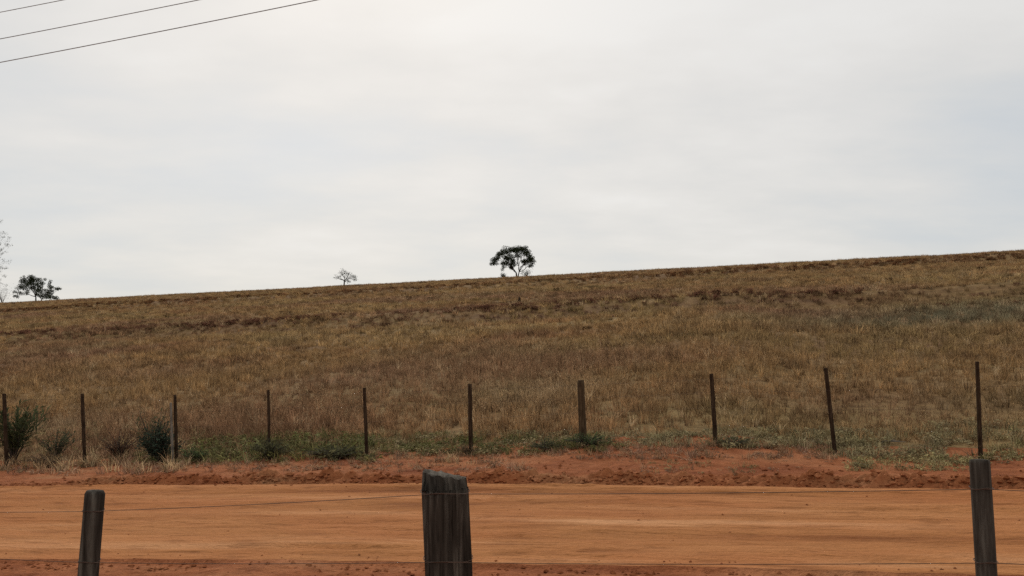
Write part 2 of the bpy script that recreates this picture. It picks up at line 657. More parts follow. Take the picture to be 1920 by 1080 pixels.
def make_weed_proto(n, h, L, W):
    mb = MB()
    for i in range(n):
        a = random.uniform(0, 6.28)
        r = .16 * math.sqrt(random.random())
        z = random.uniform(.01, h) * (1 - r)
        leaf(mb, (r * math.cos(a), r * math.sin(a), z), (math.cos(a), math.sin(a), random.uniform(-.1, .9)), L * random.uniform(.6, 1.3), W * random.uniform(.7, 1.3))
    return mb


def scatter(name, protos, pos, rotz, tilt, scale, idx, tint):
    pc = bpy.data.collections.new(name + '_shapes')
    for i, mb in enumerate(protos):
        pc.objects.link(proto('%s_shape_%d' % (name, i), mb))
    me = bpy.data.meshes.new(name)
    me.vertices.add(len(pos))
    me.vertices.foreach_set('co', np.asarray(pos, np.float32).ravel())
    a = me.attributes.new('rot', 'FLOAT_VECTOR', 'POINT')
    rot = np.stack([tilt[:, 0], tilt[:, 1], rotz], -1).astype(np.float32)
    a.data.foreach_set('vector', rot.ravel())
    a = me.attributes.new('siz', 'FLOAT_VECTOR', 'POINT')
    a.data.foreach_set('vector', np.asarray(scale, np.float32).ravel())
    a = me.attributes.new('pick', 'INT', 'POINT')
    a.data.foreach_set('value', np.asarray(idx, np.int32))
    a = me.attributes.new('tint', 'FLOAT_COLOR', 'POINT')
    a.data.foreach_set('color', np.concatenate([tint, np.ones((len(tint), 1))], 1).astype(np.float32).ravel())
    me.materials.append(M_TUFT)
    o = bpy.data.objects.new(name, me)
    col.objects.link(o)
    g = bpy.data.node_groups.new(name, 'GeometryNodeTree')
    g.interface.new_socket('Geometry', in_out='INPUT', socket_type='NodeSocketGeometry')
    g.interface.new_socket('Geometry', in_out='OUTPUT', socket_type='NodeSocketGeometry')
    gi, go = g.nodes.new('NodeGroupInput'), g.nodes.new('NodeGroupOutput')
    ci = g.nodes.new('GeometryNodeCollectionInfo')
    ci.inputs[0].default_value = pc
    ci.inputs['Separate Children'].default_value = True
    ci.inputs['Reset Children'].default_value = True
    ip = g.nodes.new('GeometryNodeInstanceOnPoints')
    ip.inputs['Pick Instance'].default_value = True

    def na(n, t):
        x = g.nodes.new('GeometryNodeInputNamedAttribute')
        x.data_type = t
        x.inputs[0].default_value = n
        return x.outputs[0]
    er = g.nodes.new('FunctionNodeEulerToRotation')
    L = g.links.new
    L(gi.outputs[0], ip.inputs['Points'])
    L(ci.outputs[0], ip.inputs['Instance'])
    L(na('pick', 'INT'), ip.inputs['Instance Index'])
    L(na('rot', 'FLOAT_VECTOR'), er.inputs[0])
    L(er.outputs[0], ip.inputs['Rotation'])
    L(na('siz', 'FLOAT_VECTOR'), ip.inputs['Scale'])
    L(ip.outputs[0], go.inputs[0])
    md = o.modifiers.new('scatter', 'NODES')
    md.node_group = g
    o['kind'] = 'stuff'
    return o


def spread(T0, T1, dens, margin=.74):
    """random points of the field strip T0..T1 inside and a good way beyond the view"""
    n = int((T1 - T0) * dens * (2 * margin * (T0 + T1) / 2 * 1.05 + 14))
    t = np.sqrt(rng.uniform(T0 ** 2, T1 ** 2, n))
    y0 = t / CA
    # along the strip: x from -margin*y-7 to +margin*y+7
    u = rng.uniform(-1, 1, n)
    x = u * (margin * y0 + 7)
    y = (t - SA * x) / CA
    s, t = st(x, y)
    return s, t


def tri(n, k):
    return rng.uniform(-k, k, n)


STRAW = np.array([.490, .335, .160])
OCHRE = np.array([.440, .280, .130])
RUST = np.array([.390, .215, .112])
MAUVE = np.array([.345, .205, .140])
DARK = np.array([.120, .072, .040])
OLIVE = np.array([.330, .260, .125])
SAGE = np.array([.290, .270, .175])
PALE = np.array([.600, .460, .280])

patches = []   # (x, y, radius x, radius y, colour, weight)
for px, py, rx, ry, c, wt in [
        (1850, 585, 9, 6, SAGE * .8, .85), (1780, 600, 7, 3, SAGE * .8, .7), (1890, 560, 9, 5, OLIVE * .8, .7),
        (1000, 745, 1.7, 2.2, PALE * .85, .55), (930, 740, .9, 1.4, OLIVE, .6),
        (1480, 590, 4, 5, MAUVE * .85, .6), (1550, 565, 8, 4, MAUVE * .8, .5), (800, 585, 6, 3, MAUVE, .7), (700, 700, 3, 3, MAUVE, .6), (330, 700, 3, 2.5, MAUVE, .4),
        (1700, 770, 2.5, 1.8, MAUVE * .75, .6), (1880, 760, 1.8, 1.8, OLIVE * .75, .55), (1470, 790, 1.6, 1.2, OLIVE * .75, .55), (1290, 770, 1.2, 1.2, OLIVE, .4),
        (90, 810, 1.3, 1.2, PALE * .75, .7)]:
    x, y = field_hit(px, py)
    patches.append((x, y, rx, ry, c, wt))


def field_tint(s, t, dark=None):
    n = len(s)
    a = fbm(s * .035 + 5, t * .05, 4) * 1.5
    b = fbm(s * .11 + 50, t * .14, 3) * 1.4
    c = np.repeat(OCHRE[None], n, 0)

    def blend(c, colr, k):
        k = np.clip(k, 0, 1)[:, None]
        return c * (1 - k) + colr * k
    c = blend(c, STRAW, sstep(.0, .5, a))
    c = blend(c, RUST, sstep(.05, .55, b) * .7)
    c = blend(c, MAUVE, sstep(.0, .5, -a) * .55)
    c = blend(c, OLIVE, sstep(.1, .5, -b) * .45)
    # nearer the fence browner and greyer; the upper field yellower
    c = blend(c, RUST * .95, (1 - sstep(18, 30, t)) * .30)
    x, y = xy(s, t)
    for (qx, qy, rx, ry, qc, wt) in patches:
        k = np.exp(-(((x - qx) / rx) ** 2 + ((y - qy) / ry) ** 2) ** 1.3) * wt
        c = blend(c, qc, k * np.clip(1 + .5 * fbm(x * .9, y * .9, 2), 0, 1.3))
    # single tufts: bleached or dark ones
    r = rng.random(n)
    c = blend(c, PALE, (r > .90) * rng.uniform(.3, .8, n))
    c = blend(c, DARK, (r < .26) * rng.uniform(.3, .95, n))
    k = sstep(.12, .5, fbm(s * 1.1 + 3, t * 1.1, 2) * 1.6) * .35
    c = blend(c, DARK * 1.3, k * sstep(60, 20, t) + sstep(.10, .55, fbm(s * .35 + 3, t * .6, 2) * 1.6) * .45)
    return c * rng.uniform(.6, 1.35, n)[:, None]


gp = [make_grass_proto(22, .28, .55, .15, .75, .018), make_grass_proto(20, .30, .62, .12, .55, .017), make_seed_proto(14), make_seed_proto(12),
      make_grass_proto(24, .14, .32, .22, 1.0, .020), make_grass_proto(34, .3, .6, .26, .9, .034), make_grass_proto(36, .22, .5, .30, .95, .042)]
bands = [(15.75, 22, 46, (0, 1, 2, 3, 4, 4), .62), (22, 32, 28, (0, 1, 2, 3, 4, 4), .66), (32, 46, 14, (0, 1, 4, 5, 6), .68), (46, 70, 8, (0, 1, 5, 6), .72), (70, 120, 4.0, (5, 6), .8), (120, 228, 1.7, (5, 6), .95)]
SS, TT, IX, SZ = [], [], [], []
for T0, T1, dens, pick, size in bands:
    s, t = spread(T0, T1, dens)
    cover = fbm(s * .25, t * .3, 3)
    keep = rng.random(len(s)) < np.clip(.85 + .6 * cover, .25, 1)
    s, t = s[keep], t[keep]
    SS.append(s)
    TT.append(t)
    IX.append(rng.choice(pick, len(s)))
    q = size * rng.uniform(.65, 1.2, len(s)) * np.clip(1 + .5 * fbm(s * .12 + 9, t * .12, 2), .6, 1.4)
    q = q * np.where(t < 17.0, .6 + .4 * (t - 15.6) / 1.4, 1.0)
    SZ.append(q)
s, t, ix, sz = map(np.concatenate, (SS, TT, IX, SZ))
x, y = xy(s, t)
z = ground_z(s, t)
n = len(s)
tint = field_tint(s, t)
scatter('dry_grass', gp, np.stack([x, y, z - .02], -1), rng.uniform(0, 6.28, n), np.stack([tri(n, .15), tri(n, .15)], -1),
        np.stack([sz, sz, sz * rng.uniform(.75, 1.15, n)], -1), ix, tint)

# darker, taller clumps along the contour banks, along the crest and strewn over the field
S_, T_, C_, Q_ = [], [], [], []


def row(T, spread_t, count, smin, smax, colr, q0, q1, gate=.0):
    s = rng.uniform(smin, smax, count)
    t = T + 3.0 * fbm(s * .012, s * 0 + 3, 2) + rng.normal(0, spread_t, count)
    k = fbm(s * .06 + T, t * .08, 3) > gate - .25
    s, t = s[k], t[k]
    S_.append(s)
    T_.append(t)
    C_.append(colr * rng.uniform(.6, 1.3, len(s))[:, None])
    Q_.append(rng.uniform(q0, q1, len(s)))


row(57.0, .8, 1100, -75, 42, np.array([.20, .098, .064]), .3, .65, -.12)
row(54.0, 3.0, 700, -75, 42, np.array([.21, .115, .075]), .25, .55, .05)
row(123, 1.4, 1800, -150, 90, np.array([.22, .108, .052]), .45, .85, -.2)
row(217, 3.0, 1500, -260, 150, np.array([.12, .092, .065]), .45, .8, -.4)
row(180, 14.0, 350, -230, 130, np.array([.22, .16, .10]), .5, 1.0, .1)
for T0, T1, dens in [(22, 52, .07), (60, 118, .04), (128, 205, .015)]:
    s, t = spread(T0, T1, dens)
    S_.append(s)
    T_.append(t)
    C_.append(np.array([.11, .068, .036]) * rng.uniform(.6, 1.5, len(s))[:, None])
    Q_.append(rng.uniform(.3, .75, len(s)) * np.clip(t / 60, .5, 1.2))
s, t, c, q = map(np.concatenate, (S_, T_, C_, Q_))
n = len(s)
x, y = xy(s, t)
bp = [make_weed_proto(90, .55, .22, .06), make_weed_proto(70, .40, .20, .07), make_grass_proto(60, .3, .65, .3, 1.0, .025)]
scatter('dark_grass_clumps', bp, np.stack([x, y, ground_z(s, t) - .03], -1), rng.uniform(0, 6.28, n), np.zeros((n, 2)),
        np.stack([q * 1.5, q * 1.5, q], -1), rng.integers(0, 3, n), c)

# low green weeds along the fence and sparse litter on the bank
S_, T_, C_, Q_, I_ = [], [], [], [], []


def weeds(px0, px1, py0, py1, count, colr, q0, q1, pick=(0, 1, 2), T=None):
    X, Y = ground_hits(rng.uniform(px0, px1, count), rng.uniform(py0, py1, count), _knear)
    A, B = st(X, Y)
    F = fbm(A * 1.1, B * 1.4, 2)
    for a, b, f in zip(A, B, F):
        if b < T_ROAD1 + .25 or f < -.22:
            continue
        S_.append(a)
        T_.append(b)
        C_.append(np.array(colr) * rng.uniform(.65, 1.35) + rng.uniform(-.01, .01, 3))
        Q_.append(rng.uniform(q0, q1))
        I_.append(rng.choice(pick))


GRN, GRY, YEL, STR, DED = (.165, .160, .066), (.31, .262, .145), (.33, .28, .14), (.50, .37, .21), (.33, .21, .13)
weeds(360, 700, 822, 868, 260, GRN, .4, .85, (0, 1, 2, 3))
weeds(690, 1000, 820, 854, 260, GRN, .25, .55, (0, 1, 2, 3))
weeds(360, 1000, 812, 858, 330, GRY, .25, .55, (0, 1, 2, 3, 4))
weeds(250, 420, 850, 872, 90, GRN, .25, .5)
weeds(960, 1330, 812, 840, 260, GRY, .25, .5, (0, 2, 3, 4))
weeds(1000, 1160, 822, 850, 90, GRN, .2, .45, (0, 1, 2, 3))
weeds(1330, 1600, 808, 842, 280, GRY, .25, .55, (0, 2, 3, 4))
weeds(1560, 1770, 810, 862, 300, GRY, .25, .55, (0, 2, 3, 4))
weeds(1590, 1850, 860, 884, 200, YEL, .2, .42, (0, 2, 4))
weeds(1740, 1919, 795, 835, 140, GRY, .3, .6, (0, 2, 3, 4))
weeds(1850, 1919, 832, 868, 60, YEL, .3, .5, (0, 2, 3, 4))
weeds(0, 380, 800, 868, 170, YEL, .3, .7, (0, 1, 3, 4))
weeds(0, 350, 800, 886, 330, STR, .3, .8, (3, 4))
weeds(0, 350, 800, 892, 420, DED, .3, .7, (2, 3, 4))
weeds(330, 1000, 850, 886, 380, DED, .2, .45, (2, 3, 4))
weeds(330, 950, 850, 872, 110, STR, .2, .4, (3, 4))
weeds(1000, 1560, 834, 862, 330, DED, .2, .4, (2, 3, 4))
weeds(1150, 1560, 838, 895, 70, DED, .15, .35, (2, 3, 4))
weeds(1180, 1420, 866, 888, 40, YEL, .15, .3, (2, 3, 4))
for bx, by in [(13, 878), (159, 875), (331, 868), (505, 862), (688, 862), (883, 855), (1093, 838), (1342, 832), (1566, 856), (1839, 862)]:
    q0 = on_t(bx, by, T_FENCE)
    a0, b0 = st(q0[0], q0[1])
    for k in range(9):
        S_.append(a0 + rng.normal(0, .12))
        T_.append(b0 + rng.normal(-.02, .10))
        C_.append(np.array((STR, DED, GRN)[k % 3]) * rng.uniform(.6, 1.1))
        Q_.append(rng.uniform(.25, .55))
        I_.append(rng.choice((2, 3, 4)))
n = len(S_)
s, t = np.array(S_), np.array(T_)
x, y = xy(s, t)
q = np.array(Q_)
wp = [make_weed_proto(34, .22, .13, .055), make_weed_proto(30, .32, .15, .05), make_weed_proto(26, .12, .18, .045), make_grass_proto(20, .2, .5, .16, 1.0, .018), make_grass_proto(18, .12, .3, .2, 1.2, .018)]
scatter('low_weeds', wp, np.stack([x, y, ground_z(s, t) - .01], -1), rng.uniform(0, 6.28, n), np.stack([tri(n, .2), tri(n, .2)], -1),
        np.stack([q, q, q], -1), np.array(I_), np.clip(np.array(C_), .01, 1))

# clods of soil on the berms
mb = MB()
cn = 0
for (Tf, lo, hi, cnt, r0, r1) in [(road_edge1, -.02, .22, 1300, .02, .055), (road_edge1, -.3, .5, 700, .010, .035), (road_edge0, -.30, -.02, 420, .012, .03), (road_edge1, .3, 2.4, 420, .010, .035), (road_edge0, -.6, -.02, 200, .006, .02), (road_edge0, -.05, .25, 160, .006, .016), (road_edge0, .2, 4.6, 130, .006, .016)]:
    ss = rng.uniform(-13, 8, cnt)
    tt = Tf(ss) + rng.uniform(lo, hi, cnt)
    zz_ = ground_z(ss, tt)
    xx, yy = xy(ss, tt)
    for i in range(cnt):
        r = rng.uniform(r0, r1) * rng.uniform(.6, 1)
        v = np.array([(1, 0, 0), (-1, 0, 0), (0, 1, 0), (0, -1, 0), (0, 0, 1), (0, 0, -1)], float) + rng.uniform(-.35, .35, (6, 3))
        a = rng.uniform(0, 6.28)
        v = v * r * np.array([1.3, .9, .75])
        v = np.stack([v[:, 0] * math.cos(a) - v[:, 1] * math.sin(a) + xx[i], v[:, 0] * math.sin(a) + v[:, 1] * math.cos(a) + yy[i], v[:, 2] + zz_[i] + r * .25], -1)
        mb.add(v, [(0, 2, 4), (2, 1, 4), (1, 3, 4), (3, 0, 4), (2, 0, 5), (1, 2, 5), (3, 1, 5), (0, 3, 5)])
o = mb.build('soil_clods', M_CLOD)
o['kind'] = 'stuff'

# ------------------------------------------------------------------ fences
def base_on(px, py_top, py_base, T, bx=None):
    """foot and top of a post of a fence line from its pixels; the foot is put on the ground"""
    b = on_t(bx if bx is not None else px, py_base, T)
    p = on_t(px, py_top, T)
    b[2] = gz_xy(b[0], b[1])
    return b, p


def post_mesh(b, p, r, mat, name='post', parent=None, seg=14, rows=14, rough=.08, top='flat', squash=1.0, slant=0.0, seed=0, taper=.92, crack=0.0, capmat=None):
    """a hand-cut post from .35 m below the ground to its top, local origin at the foot"""
    rg = np.random.default_rng(seed + 100)
    d = p - b
    H = np.linalg.norm(d)
    d = d / H
    a = np.cross(d, np.array([0, 1.0, 0]))
    a /= np.linalg.norm(a)
    c = np.cross(d, a)
    hs = np.concatenate([[-.35], np.linspace(0, H - r * .3, rows), [H]])
    ph = np.arange(seg) * 2 * math.pi / seg
    off = rg.uniform(0, 50)
    groove = np.zeros(seg)
    if crack:
        groove = crack * np.minimum(0, fbm(np.cos(ph) * 4 + off, np.sin(ph) * 4 + off, 3) * 1.6 - .1)
    v = []
    for i, h in enumerate(hs):
        k = max(h, 0) / H
        rr = r * (1 + (taper - 1) * k)
        rr = rr * (1 + rough * fbm(np.cos(ph) * 1.3 + off, np.sin(ph) * 1.3 + h * 1.4, 3) + rough * .5 * fbm(np.cos(ph) * 5 + off, np.sin(ph) * 5 + h * .8, 2) + rough * 1.2 * gauss(h, H * .55, .05) * np.cos(ph + off) + groove * (.7 + .6 * fbm(ph * 0 + h * 3, ph * 2 + off, 2)))
        hh = np.full(seg, h)
        if i == len(hs) - 1:
            if top == 'round':
                rr = rr * .84
            elif top == 'broken':
                rr = rr * .93
                hh = h + slant * np.cos(ph) * r + .16 * r * fbm(np.cos(ph) * 3 + off, np.sin(ph) * 3, 3)
            else:
                rr = rr * .95
        elif i == len(hs) - 2 and top == 'broken':
            hh = h - .05 + slant * np.cos(ph) * r
        for j in range(seg):
            q = b + d * hh[j] + a * rr[j] * math.cos(ph[j]) * 1.0 + c * rr[j] * math.sin(ph[j]) * squash
            v.append(q)
    f = []
    for i in range(len(hs) - 1):
        for j in range(seg):
            f.append((i * seg + j, i * seg + (j + 1) % seg, (i + 1) * seg + (j + 1) % seg, (i + 1) * seg + j))
    n0 = (len(hs) - 1) * seg
    ctr = len(v)
    v.append(b + d * (H - (-.02 * r if top == 'broken' else -.1 * r)))
    for j in range(seg):
        f.append((n0 + j, n0 + (j + 1) % seg, ctr))
    me_v = np.array(v)
    ncap = seg
    o = mesh_obj(name, me_v - b, f, mat, smooth=True)
    o.location = b
    if capmat:
        o.data.materials.append(capmat)
        for q in o.data.polygons[-ncap:]:
            q.material_index = 1
    if parent:
        bpy.context.view_layer.update()
        o.parent = parent
        o.matrix_parent_inverse = parent.matrix_world.inverted()
    return o


def strand(pts, r, name, parent, mat, sag=.012):
    mb = MB()
    P = []
    for i in range(len(pts) - 1):
        a, b = np.array(pts[i]), np.array(pts[i + 1])
        for k in range(6):
            q = a + (b - a) * k / 6
            q[2] -= sag * 4 * (k / 6) * (1 - k / 6)
            P.append(q)
    P.append(np.array(pts[-1]))
    mb.tube(P, r, 5)
    return mb.build(name, mat, parent, True)


far_fence = empty('wire_fence', tuple(base_on(881, 720, 855, T_FENCE)[0]))
tag(far_fence, 'old stock fence of thin crooked brown posts along the edge of the dry field', 'fence')
far_posts = []
FAR = [  # top px, top py, base px, base py, radius m, material, label
    (8, 738, 13, 878, .042, M_STAKE, None), (154, 738, 159, 875, .038, M_STAKE, None),
    (328, 740, 331, 868, .034, M_STAKE, 'dark split post with a pale stake tied against it'),
    (503, 731, 505, 862, .028, M_STAKE, None), (683, 727, 688, 862, .034, M_STAKE, None), (881, 720, 883, 855, .038, M_STAKE, None),
    (1089, 713, 1093, 838, .064, M_STAKE2, 'thicker squarish brown post among thinner ones'), (1334, 701, 1342, 832, .037, M_STAKE, None),
    (1548, 690, 1566, 856, .034, M_STAKE, 'thin dark post leaning to one side'), (1832, 678, 1839, 862, .034, M_STAKE, None)]
for i, (tx, ty, bx, by, r, m, lab) in enumerate(FAR):
    b, p = base_on(tx, ty, by, T_FENCE, bx)
    o = post_mesh(b, p, r, m, 'post', far_fence, 10, 12, .16, 'broken' if i in (2, 5, 6) else 'flat', .85, 0, i)
    if lab:
        o['label'] = lab
    far_posts.append((b, p))
b, p = base_on(320, 755, 866, T_FENCE - .10, 324)
o = post_mesh(b, p, .026, M_PALE, 'stake', far_fence, 8, 10, .15, 'flat', 1, 0, 55)
o['label'] = 'pale grey bare stake beside the dark split post'
# strands run on past the posts that the picture shows, to two more posts on either side
ext = []
d0 = (far_posts[1][0] - far_posts[0][0])
for k in (3, 2, 1):
    q = far_posts[0][0] + d0 * k * -1.0
    q[2] = gz_xy(q[0], q[1])
    ext.append((q, q + np.array([0, 0, 1.42])))
ext2 = []
d1 = (far_posts[-1][0] - far_posts[-2][0])
for k in (1, 2, 3):
    q = far_posts[-1][0] + d1 * k
    q[2] = gz_xy(q[0], q[1])
    ext2.append((q, q + np.array([0, 0, 1.5])))
for i, (b, p) in enumerate(ext + ext2):
    post_mesh(b, p, .04, M_STAKE, 'post', far_fence, 10, 8, .12, 'flat', .9, 0, 60 + i)
allp = ext + far_posts + ext2
for fr in (.28, .52, .74, .93):
    strand([b + (p - b) * fr + np.array([-SA * .045, -CA * .045, 0]) for b, p in allp], .0013, 'wire', far_fence, M_WIRE)

near_fence = empty('roadside_fence', tuple(base_on(838, 884, 1300, T_NEARFENCE)[0]))
tag(near_fence, 'near fence of dark weathered posts and rusty wire in front of the dirt road', 'fence')


def foot_below(tx, ty, qx, qy, T):
    """carry the axis seen between two pixels of a post on down to the ground"""
    p, q = on_t(tx, ty, T), on_t(qx, qy, T)
    d = (q - p) / (p[2] - q[2])
    b = p.copy()
    for _ in range(6):
        b = p + d * (p[2] - gz_xy(b[0], b[1]))
    return b, p


near = []
b, p = foot_below(178, 920, 165, 1080, T_NEARFENCE)
o = post_mesh(b, p, .047, M_POST_G, 'post', near_fence, 20, 26, .06, 'round', 1, 0, 201, .98, .25)
o['label'] = 'slim dark grey post with rounded top and a wire around it'
near.append((b, p, .047))
b, p = foot_below(833, 890, 842, 1080, T_NEARFENCE)
o = post_mesh(b, p, .100, M_POST, 'post', near_fence, 56, 40, .05, 'broken', 1, .20, 202, .97, .60, M_TOP)
o['label'] = 'thick round black weathered post with cracked grain and a rough sawn top'
near.append((b, p, .100))
b, p = foot_below(1837, 862, 1850, 1080, T_NEARFENCE)
o = post_mesh(b, p, .038, M_POST_G, 'post', near_fence, 18, 26, .09, 'flat', .95, 0, 203, .92, .3)
o['label'] = 'slim dark squarish post with a chipped flat top'
near.append((b, p, .038))
nd0 = near[0][0] - near[1][0]
nd1 = near[2][0] - near[1][0]
ex = []
for k, dd, bb in ((2, nd0, near[0][0]), (1, nd0, near[0][0]), (1, nd1, near[2][0]), (2, nd1, near[2][0])):
    q = bb + dd * k
    q[2] = gz_xy(q[0], q[1])
    tp = q + np.array([.02, 0, 1.12])
    post_mesh(q, tp, .045, M_POST_G, 'post', near_fence, 14, 16, .08, 'flat', 1, 0, 300 + k + int(q[0] > 0) * 7)
    ex.append((q, tp, .045))
allp = ex[:2] + near + ex[2:]
for k, fr in enumerate((.855, .69, .45, .2)):
    frs = [fr] * len(allp)
    if k == 0:
        for i_, (wx, wy) in zip((2, 3, 4), ((175, 960), (836, 927), (1840, 917))):
            zb, zp = allp[i_][0][2], allp[i_][1][2]
            frs[i_] = (on_t(wx, wy, T_NEARFENCE - allp[i_][2])[2] - zb) / (zp - zb)
    pts = [b + (p - b) * q + np.array([-SA, -CA, 0]) * (r * .98) for (b, p, r), q in zip(allp, frs)]
    strand(pts, .0014, 'wire', near_fence, M_WIRE, .006)
    for (b, p, r), q in zip(allp, frs):
        c0 = b + (p - b) * q
        mb = MB()
        mb.tube([c0 + np.array([math.cos(a) * r * 1.03, math.sin(a) * r * 1.03, .004 * math.sin(3 * a)]) for a in np.linspace(0, 2 * math.pi, 22)], .0015, 5)
        mb.build('wire_tie', M_WIRE, near_fence, True)

# ------------------------------------------------------------------ plants beside the fence
def plant(name, label, cat, px, py, T, width, height, mats, stems=16, per=9, L=.12, W=.03, upright=.5, dense=1.0, group=None, blades=0, start=.25, stemmat=None, align=.25):
    """a bushy plant: stems fanning from one foot, leaves along each stem"""
    b = on_t(px, py, T)
    b[2] = gz_xy(b[0], b[1])
    root = empty(name, tuple(b))
    tag(root, label, cat, group)
    sm, lm = MB(), MB()
    for i in range(stems):
        a = random.uniform(0, 2 * math.pi)
        sp = math.sqrt(random.random())
        tip = np.array([math.cos(a) * sp * width / 2, math.sin(a) * sp * width / 2 * .8, height * (1 - (1 - upright) * sp) * random.uniform(.65, 1.05)])
        mid = tip * .5 + np.array([random.uniform(-.04, .04), random.uniform(-.04, .04), height * .08])
        mid[:2] *= .8
        P = [b + np.array([random.uniform(-.03, .03), random.uniform(-.03, .03), -.03]), b + mid, b + tip]
        sm.tube(P, [.009, .006, .003], 4)
        for j in range(per):
            k = start + (1 - start) * (j + random.random()) / per
            q = (P[0] * (1 - k) ** 2 + 2 * P[1] * k * (1 - k) + P[2] * k * k)
            dv = np.array([random.uniform(-1, 1), random.uniform(-1, 1), random.uniform(-.2, 1.0)]) + (P[2] - P[1]) / (np.linalg.norm(P[2] - P[1]) + 1e-6) * align
            leaf(lm, q, dv, L * random.uniform(.6, 1.25), W * random.uniform(.7, 1.3))
    for i in range(blades):
        a = random.uniform(0, 2 * math.pi)
        r = random.uniform(0, width * .12)
        mb2 = MB()
        blade(mb2, r * math.cos(a), r * math.sin(a), height * random.uniform(.5, 1.1), random.uniform(.2, width / height * .75), a, .014)
        lm.add([np.array(q) + b for q in mb2.v], mb2.f)
    sm.build('stem', stemmat or M_TWIG, root)
    lm.build('foliage', mats, root)
    return root


M_TWIG = mat_plain('twig', (.055, .040, .028), .9)
M_G1 = mat_leaf('olive_leaf', (.075, .085, .040), .25)
M_G2 = mat_leaf('blue_green_leaf', (.050, .070, .048), .2)
M_G3 = mat_leaf('fresh_leaf', (.095, .125, .055), .3)
M_G4 = mat_leaf('dusty_leaf', (.105, .105, .055), .3)
M_B1 = mat_leaf('rust_leaf', (.135, .070, .042), .25)
M_B2 = mat_leaf('dead_leaf', (.17, .115, .065), .25)

plant('shrub', 'spiky olive shrub with long narrow leaves behind the end post of the fence', 'shrub', 26, 842, T_FENCE + .55, 1.5, 1.3, M_G1, 60, 12, .26, .038, .8, align=.8)
plant('twiggy_bush', 'sparse dark twiggy bush beside the spiky olive shrub', 'bush', 104, 845, T_FENCE + .75, 1.05, .8, M_G4, 36, 10, .10, .030, .6)
plant('dry_tuft', 'rust brown dried plant fanning up between two fence posts', 'plant', 222, 842, T_FENCE + .55, 1.05, .68, M_B1, 50, 7, .12, .016, .55, blades=60)
plant('dense_bush', 'dense dark blue-green bush at the foot of the split fence post', 'bush', 300, 866, T_FENCE + .14, 1.0, .92, M_G2, 80, 16, .10, .036, .45, start=.05)
plant('tall_weed', 'tall olive weed rising behind the dense dark bush', 'weed', 284, 858, T_FENCE + .5, .85, 1.15, M_G4, 30, 10, .15, .022, .75)
plant('leafy_weed', 'low bright green weed just right of the split fence post', 'weed', 362, 868, T_FENCE + .05, .7, .36, M_G3, 40, 10, .075, .026, .5)
plant('brown_tuft', 'brown dying tuft between the end post and its neighbour', 'plant', 88, 874, T_FENCE + .02, .95, .42, M_B2, 24, 7, .11, .020, .45, blades=50)
plant('bushy_weed', 'dusty olive bushy weed covering the foot of a thin post', 'weed', 506, 868, T_FENCE - .12, .95, .48, M_G4, 60, 12, .075, .026, .45, start=.1)
plant('broad_weed', 'wide low dusty green weed spreading beside the thin post', 'weed', 628, 864, T_FENCE - .08, 1.25, .36, M_G4, 64, 12, .075, .026, .4, start=.1)
plant('small_weed', 'small dusty green weed at the edge of the red bank', 'weed', 1024, 852, T_FENCE - .1, .7, .24, M_G4, 34, 9, .06, .022, .4)
plant('post_weed', 'bright green weed around the foot of the thicker squarish post', 'weed', 1104, 838, T_FENCE - .06, .9, .30, M_G3, 44, 10, .065, .024, .45)
plant('dark_weed', 'low brown-green weed just right of a slightly tilted thin post', 'weed', 1376, 834, T_FENCE - .05, .65, .22, M_G4, 34, 9, .055, .022, .4)
plant('post_tuft', 'small grassy tuft around the foot of a straight thin post', 'plant', 880, 858, T_FENCE - .08, .5, .26, M_B2, 12, 6, .08, .018, .5, blades=40)

# a bleached stick on the bank and a stump far up the field
X, Y = ground_hits([1642], [834], _knear)
b = np.array([X[0], Y[0], gz_xy(X[0], Y[0]) + .02])
mb = MB()
mb.tube([b, b + np.array([.14, .03, .025]), b + np.array([.30, .02, .03]), b + np.array([.48, -.02, .02])], [.016, .02, .015, .008], 7)
mb.tube([b + np.array([.22, .02, .03]), b + np.array([.30, -.06, .06])], [.010, .005], 6)
tag(mb.build('fallen_stick', M_PALE, None, True), 'bleached pale stick lying in weeds near the leaning post', 'stick')
X, Y = field_hit(973, 569)
b = np.array([X, Y, gz_xy(X, Y)])
mb = MB()
mb.tube([b + np.array([0, 0, -.2]), b + np.array([.02, 0, .2]), b + np.array([.05, 0, .42]), b + np.array([.04, 0, .55])], [.17, .13, .11, .06], 9)
mb.tube([b + np.array([.04, 0, .3]), b + np.array([.16, .05, .42])], [.06, .03], 6)
tag(mb.build('stump', M_STAKE, None, True), 'small dark stump standing alone on the contour bank of the field', 'stump')

